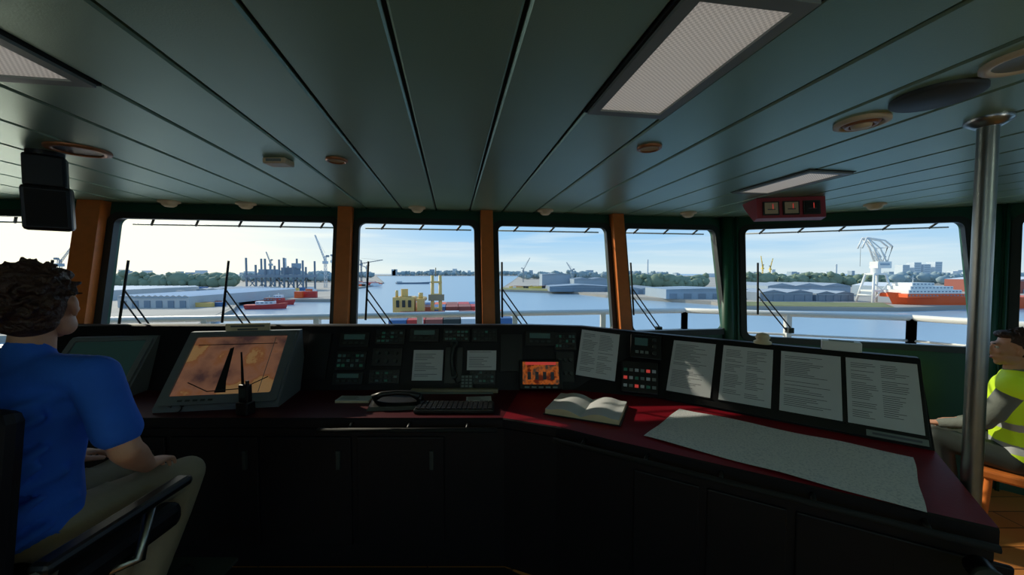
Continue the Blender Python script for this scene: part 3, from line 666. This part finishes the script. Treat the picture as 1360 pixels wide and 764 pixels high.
def shed(name,b0,b1,d,depth,ztop,wk='shed',rk='roofw',bays=1,rise=3,doors=4):
    x0,x1=b0*d,b1*d; b=B(name); b.box2((x0,d,LZ),(x1,d+depth,ztop-rise),wk); w=(x1-x0)/bays
    for i in range(bays):
        xa=x0+i*w; vs=[(xa,d-.5,ztop-rise),(xa+w/2,d-.5,ztop),(xa+w,d-.5,ztop-rise),(xa,d+depth,ztop-rise),(xa+w/2,d+depth,ztop),(xa+w,d+depth,ztop-rise)]
        b.add(vs,[[0,1,4,3],[1,2,5,4]],rk); b.add(vs,[[0,2,1],[3,4,5]],wk)
    for i in range(doors):
        x=x0+(i+.5)*(x1-x0)/doors; b.box((x,d-.2,LZ+2.0),(min(6,(x1-x0)/doors*.5),.3,4.0),'shedd')
    b.box(((x0+x1)/2,d-.2,ztop-rise-.7),((x1-x0)*.96,.3,.5),'city'); b.done()
shed('warehouse',-1.05,-.86,212,105,-10.8,'shedl','roofw',12,.8,6)
shed('warehouse',-1.45,-1.12,260,90,-10,'shedl','roofw',12,.9,6)
shed('warehouse',-.84,-.75,340,50,-12,'shedl','roofg',3,1.2,4)
shed('warehouse',.08,.155,520,50,1,'shed','cityw',1,1,3)
shed('warehouse',.10,.27,395,45,-10.5,'shedd','shed',1,2,6)
shed('warehouse',.165,.26,475,40,-4,'shed','shedd',2,2,3)
shed('warehouse',.285,.40,350,50,-11,'shed','shedd',2,2,5)
shed('warehouse',.41,.64,285,45,-9.8,'shed','shed',1,1,6)
shed('warehouse',.66,.80,262,30,-10,'shedd','roofg',2,2,5)
shed('warehouse',.81,.91,262,30,-11,'shedd','roofg',2,1.6,5)
shed('warehouse',.68,.90,330,50,-7.2,'shed','roofg',3,2.4,5)
shed('warehouse',1.02,1.10,310,40,-6.5,'shed','roofw',1,3,3)
shed('warehouse',1.34,1.5,360,60,-2,'deckred','roofw',1,3,3)
def trees(name,b0,b1,d,n,h,k,seed):
    b=B(name); rnd=random.Random(seed)
    for i in range(n):
        t=b0+(b1-b0)*(i+rnd.random())/n; dd=d*rnd.uniform(.98,1.04); s=h*rnd.uniform(.55,1.1)
        b.sph((t*dd,dd,LZ+s*.55),(s*rnd.uniform(.5,.8),s*.4,s*.5),k,2)
        for j in range(5): b.sph((t*dd+s*rnd.uniform(-.7,.7),dd+s*rnd.uniform(-.3,.1),LZ+s*rnd.uniform(.35,.95)),s*rnd.uniform(.15,.28),k,1)
    b.done()
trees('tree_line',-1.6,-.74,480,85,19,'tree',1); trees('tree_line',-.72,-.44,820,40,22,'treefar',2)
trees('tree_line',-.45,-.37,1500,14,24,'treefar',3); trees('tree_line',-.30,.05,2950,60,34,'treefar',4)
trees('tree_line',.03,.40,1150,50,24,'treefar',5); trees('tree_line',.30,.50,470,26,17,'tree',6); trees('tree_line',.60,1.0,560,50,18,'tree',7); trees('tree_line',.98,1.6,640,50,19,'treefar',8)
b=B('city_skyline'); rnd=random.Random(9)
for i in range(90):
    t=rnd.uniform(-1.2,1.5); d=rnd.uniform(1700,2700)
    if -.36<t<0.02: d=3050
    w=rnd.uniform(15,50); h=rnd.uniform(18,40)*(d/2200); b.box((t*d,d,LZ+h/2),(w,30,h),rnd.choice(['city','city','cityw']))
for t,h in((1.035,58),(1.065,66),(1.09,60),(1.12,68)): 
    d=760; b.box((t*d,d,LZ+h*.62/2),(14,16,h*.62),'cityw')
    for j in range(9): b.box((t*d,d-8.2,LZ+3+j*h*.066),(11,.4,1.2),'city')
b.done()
b=B('factory_chimney')
for t,d,h in((.36,900,52),(-.60,900,55),(.86,700,36)): b.cyl((t*d,d,LZ),(t*d,d,LZ+h),2,'cityw',1.5,12)
b.done()
b=B('stacked_containers'); rnd=random.Random(12)
for i in range(110):
    d=rnd.uniform(215,440); t=rnd.uniform(-.85,-.78) if d<290 else rnd.uniform(-.92,-.5)
    if 325<d<395 and t<-.70: continue
    if d>415: d-=30
    h=rnd.choice([1,1,2,2]) if d>290 else 1; L=rnd.choice([6,12]); k=rnd.choice(['blue','redboat','shedd','roofw','orange','shedl','deckred','yel'])
    for j in range(h): b.box((t*d,d,LZ+1.3+2.6*j),(L,2.4,2.5),k)
b.done()
b=B('stacked_containers')
for i in range(40):
    d=rnd.uniform(560,760); t=rnd.uniform(-.42,-.355); b.box((t*d,d,LZ+1.5),(12,3,3),rnd.choice(['blue','redboat','roofw','orange','dgrey']))
for i in range(30):
    t=rnd.uniform(.0,.08); d=460+rnd.uniform(0,40); b.box((t*d,d,LZ+1.5),(9,3,3),rnd.choice(['yel2','redboat','roofw','yel','dgrey']))
b.done()
b=B('jack_up_platform'); d=430
for t,h in((-.705,37),(-.68,29),(-.655,36),(-.63,28),(-.605,37),(-.58,27),(-.555,34)):
    for dy in(0,26): b.cyl((t*d,d+dy,LZ),(t*d,d+dy,LZ+h),1.1,'shedd',1.1,10)
b.box((-.63*d,d+13,LZ+16),(68,30,3),'shedd'); b.box((-.66*d,d+10,LZ+21),(14,16,6),'shed'); b.box((-.60*d,d+10,LZ+22),(16,12,8),'shedd'); b.box((-.585*d,d+10,LZ+28),(7,8,6),'shed')
for i in range(6): b.tube([(-.70*d+i*11,d-1,LZ+2),(-.70*d+i*11+10,d-1,LZ+14)],.5,'shedd',6); b.tube([(-.70*d+i*11+10,d-1,LZ+2),(-.70*d+i*11,d-1,LZ+14)],.5,'shedd',6)
b.done()
def lattice(b,p,q,w,k,r=.25,n=8):
    p=Vector(p);q=Vector(q); ax=(q-p).normalized(); s=ax.cross(Vector((0,1,.01))).normalized(); t=ax.cross(s)
    C=[(s+t)*w/2,(s-t)*w/2,(-s-t)*w/2,(t-s)*w/2]
    for c in C: b.tube([p+c,q+c*.7],r,k,5)
    for i in range(n):
        a=p.lerp(q,i/n);e=p.lerp(q,(i+1)/n)
        for j in range(4): b.tube([a+C[j],e+C[(j+1)%4]*.85],r*.6,k,4)
def crane(t,d,h,jib,k,w=3,name='harbour_crane',r=.3):
    b=B(name); x=t*d; lattice(b,(x,d,LZ),(x,d,LZ+h),w,k,r,8); top=Vector((x,d,LZ+h)); b.box((x,d,LZ+h*.8),(w*1.6,w*2,w*1.2),k)
    lattice(b,top-Vector((0,0,h*.15)),top+Vector((jib[0],0,jib[1])),w*.5,k,r*.8,10); b.tube([top+Vector((0,0,h*.1)),top+Vector((jib[0]*.9,0,jib[1]*.9))],r*.4,k,4)
    b.tube([top,top+Vector((-jib[0]*.25,0,h*.03))],r*1.5,k,5); b.box((x-jib[0]*.25,d,LZ+h),(w,w,w*.8),'shedd'); b.done()
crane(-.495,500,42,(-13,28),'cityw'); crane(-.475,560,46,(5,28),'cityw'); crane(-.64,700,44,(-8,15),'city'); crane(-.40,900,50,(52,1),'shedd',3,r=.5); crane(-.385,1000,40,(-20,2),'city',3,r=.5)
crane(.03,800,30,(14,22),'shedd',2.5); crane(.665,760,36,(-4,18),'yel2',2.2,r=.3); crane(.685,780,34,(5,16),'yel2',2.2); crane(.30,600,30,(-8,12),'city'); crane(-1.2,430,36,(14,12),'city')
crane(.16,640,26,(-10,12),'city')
b=B('white_dock_crane'); d=250; x=.965*d
for sx in(-7,7):
    for sy in(-6,6): b.tube([(x+sx,d+sy,LZ),(x+sx*.55,d+sy*.5,LZ+19)],.7,'white',8)
    b.tube([(x+sx*.9,d-5,LZ+5),(x+sx*.9,d+5,LZ+5)],.6,'white',6)
    b.tube([(x+sx*.95,d-6,LZ+2),(x-sx*.7,d-4,LZ+13)],.35,'white',6)
for z,s in((8,.85),(19,.6)): b.box((x,d,LZ+z),(14*s,12*s,1.2),'white')
b.cyl((x,d,LZ+19),(x,d,LZ+23),2.6,'white'); b.box((x+3,d,LZ+25),(9,6,4.4),'white'); b.box((x+3,d-3.1,LZ+25.4),(6,.3,1.2),'city')
for sy in(-1.6,1.6):
    b.tube([(x+1,d+sy,LZ+26),(x-3,d+sy,LZ+36),(x-8,d+sy,LZ+43)],[.7,.6,.5],'white',6); b.tube([(x+6,d+sy,LZ+26),(x+1,d+sy,LZ+36),(x-8,d+sy,LZ+43)],.4,'white',6)
    b.tube([(x-8,d+sy,LZ+43),(x-11,d+sy,LZ+36)],.5,'white',6); b.tube([(x-8,d+sy,LZ+43),(x+4,d+sy,LZ+41),(x+9,d+sy,LZ+37)],.5,'white',6); b.tube([(x+6,d+sy,LZ+27),(x+9,d+sy,LZ+37),(x+1,d+sy,LZ+36)],.4,'white',6)
    for q in((0,31),(-1,34),(2,34)): b.tube([(x+q[0],d+sy,LZ+q[1]),(x+q[0]+3,d+sy,LZ+q[1]-4)],.3,'white',5)
b.tube([(x-10.5,d,LZ+37),(x-10.5,d,LZ+24)],.12,'dgrey',4); b.done()
def boat(name,x0,y0,L,W,H,hull,yaw,tiers,sup='white'):
    b=B(name,T=Matrix.Translation((x0,y0,WZ))@Matrix.Rotation(yaw,4,'Z')); n=16; lo=[];hi=[]
    for sgn in(1,-1):
        rng=range(n+1) if sgn==1 else range(n-1,0,-1)
        for i in rng:
            t=i/n; w=W/2*min(1,(1-t)*4.0)**.6*min(1,.75+t*2); x=-L/2+L*t*.97; sh=H*(1+.55*max(0,t-.62)**1.3*2.6)
            lo.append((x*.96,sgn*w*.8,0)); hi.append((x+(L*.03 if t>.9 else 0),sgn*w,sh))
    m=len(lo); b.add(lo+hi,[[i,(i+1)%m,m+(i+1)%m,m+i] for i in range(m)]+[list(range(m,2*m))],hull)
    z=H*.95
    for (xa,xb,w,h,k) in tiers:
        b.box(((xa+xb)/2*L,0,z+h/2),((xb-xa)*L,w*W,h),k,bev=min(.3,h*.1))
        nw=max(3,int((xb-xa)*L/2.2)); sg=1 if abs(yaw)>1.6 else -1
        for i in range(nw): b.box(((xa+(xb-xa)*(i+.5)/nw)*L,sg*(w*W/2+.03),z+h*.6),((xb-xa)*L/nw*.5,.2,h*.28),'shedd')
        z+=h
    xm=(tiers[-1][0]+tiers[-1][1])/2*L; b.tube([(xm,0,z),(xm,0,z+H*.6)],[.3,.12],sup,6); b.tube([(xm,-1,z+H*.35),(xm,1,z+H*.35)],.12,sup,5)
    return b
bb=boat('offshore_supply_ship',292,240,112,20,7.2,'orange',math.radians(183),[(.12,.46,.85,2.4,'orange'),(.14,.45,.8,2.4,'white'),(.18,.43,.7,2.2,'white'),(.28,.41,.6,2.2,'white')]); bb.done()
bb=boat('red_tugboat',-152,232,25,8,2.6,'redboat',math.radians(12),[(-.2,.2,.6,2.2,'roofw'),(-.02,.18,.45,2,'deckred')]); bb.done()
bb=boat('red_tugboat',-165,262,27,8,2.6,'redboat',math.radians(5),[(-.2,.2,.6,2.2,'redboat'),(-.02,.18,.45,2,'roofw')]); bb.done()
bb=boat('river_barge',-200,760,70,11,3,'shedd',math.radians(10),[(-.45,-.3,.6,3,'white')]); bb.done()

# ------------------------------------------------------------ light, sky
AZ=math.radians(55);EL=math.radians(27)
sun_dir=Vector((-math.sin(AZ)*math.cos(EL),math.cos(AZ)*math.cos(EL),math.sin(EL)))
sl=bpy.data.lights.new('sun','SUN'); sl.energy=3.4; sl.angle=.01; sl.color=(1,.87,.70); so=bpy.data.objects.new('sun',sl); COL.objects.link(so)
so.rotation_euler=(-sun_dir).to_track_quat('-Z','Y').to_euler(); so.location=(-20,10,12)
# added fill light: made-up uplighters aft of the camera, brightening the ceiling
for X in(-1.6,2.2):
    p=ship(X,-2.0); b=B('added_fill_uplighter'); b.lathe([(.15,0),(.15,.02),(.03,.04),(.018,.06)],(p.x,p.y,0),'dgrey'); b.cyl((p.x,p.y,.04),(p.x,p.y,1.15),.016,'steel'); b.lathe([(.02,1.12),(.10,1.17),(.19,1.30),(.18,1.30),(.09,1.18),(.0001,1.15)],(p.x,p.y,0),'dgrey'); b.done()
    al=bpy.data.lights.new('added_fill_lamp','AREA'); al.shape='DISK'; al.size=.30; al.energy=34; al.color=(.98,1,.94)
    ao=bpy.data.objects.new('added_fill_lamp',al); COL.objects.link(ao); ao.location=(p.x,p.y,1.26); ao.rotation_euler=(math.pi,0,0)
w=bpy.data.worlds.new('sky'); SC.world=w; w.use_nodes=True; nt=w.node_tree; N=nt.nodes; L=nt.links; bg=N['Background']
tc=N.new('ShaderNodeTexCoord'); sx=N.new('ShaderNodeSeparateXYZ'); L.new(tc.outputs['Generated'],sx.inputs[0])
rp=N.new('ShaderNodeValToRGB'); L.new(sx.outputs['Z'],rp.inputs[0]); e=rp.color_ramp.elements
e[0].position=0; e[0].color=(*s2l(214,226,234),1); e[1].position=1; e[1].color=(*s2l(100,150,210),1)
for p,c in((.03,s2l(200,222,238)),(.10,s2l(158,202,242)),(.3,s2l(140,185,230))): k=e.new(p); k.color=(*c,1)
mp=N.new('ShaderNodeMapping'); mp.inputs['Scale'].default_value=(2,2,26); L.new(tc.outputs['Generated'],mp.inputs['Vector'])
no=N.new('ShaderNodeTexNoise'); no.inputs['Scale'].default_value=1.6; no.inputs['Detail'].default_value=6; L.new(mp.outputs[0],no.inputs['Vector'])
cr=N.new('ShaderNodeValToRGB'); cr.color_ramp.elements[0].position=.48; cr.color_ramp.elements[1].position=.75; cr.color_ramp.elements[1].color=(.55,.55,.55,1); L.new(no.outputs['Fac'],cr.inputs[0])
m1=N.new('ShaderNodeMix'); m1.data_type='RGBA'; L.new(cr.outputs[0],m1.inputs[0]); L.new(rp.outputs[0],m1.inputs[6]); m1.inputs[7].default_value=(*s2l(240,243,244),1)
dt=N.new('ShaderNodeVectorMath'); dt.operation='DOT_PRODUCT'; L.new(tc.outputs['Generated'],dt.inputs[0]); dt.inputs[1].default_value=tuple(Vector((-.9,.42,.05)).normalized())
mr=N.new('ShaderNodeMapRange'); L.new(dt.outputs['Value'],mr.inputs[0]); mr.inputs[1].default_value=.5; mr.inputs[2].default_value=1.0
pw=N.new('ShaderNodeMath'); pw.operation='POWER'; L.new(mr.outputs[0],pw.inputs[0]); pw.inputs[1].default_value=1.7
m2=N.new('ShaderNodeMix'); m2.data_type='RGBA'; L.new(pw.outputs[0],m2.inputs[0]); L.new(m1.outputs[2],m2.inputs[6]); m2.inputs[7].default_value=(1.35,1.20,.94,1)
L.new(m2.outputs[2],bg.inputs[0]); bg.inputs[1].default_value=1.10
SC.view_settings.view_transform='Standard'; SC.view_settings.look='None'; SC.view_settings.exposure=0
cd=bpy.data.cameras.new('camera'); cd.sensor_width=36; cd.lens=36*500/1360; cd.clip_start=.02; cd.clip_end=12000
co=bpy.data.objects.new('camera',cd); COL.objects.link(co); co.location=(0,0,1.62); co.rotation_euler=(math.radians(90-2.2),0,0); SC.camera=co
print('DONE',len(bpy.data.objects))
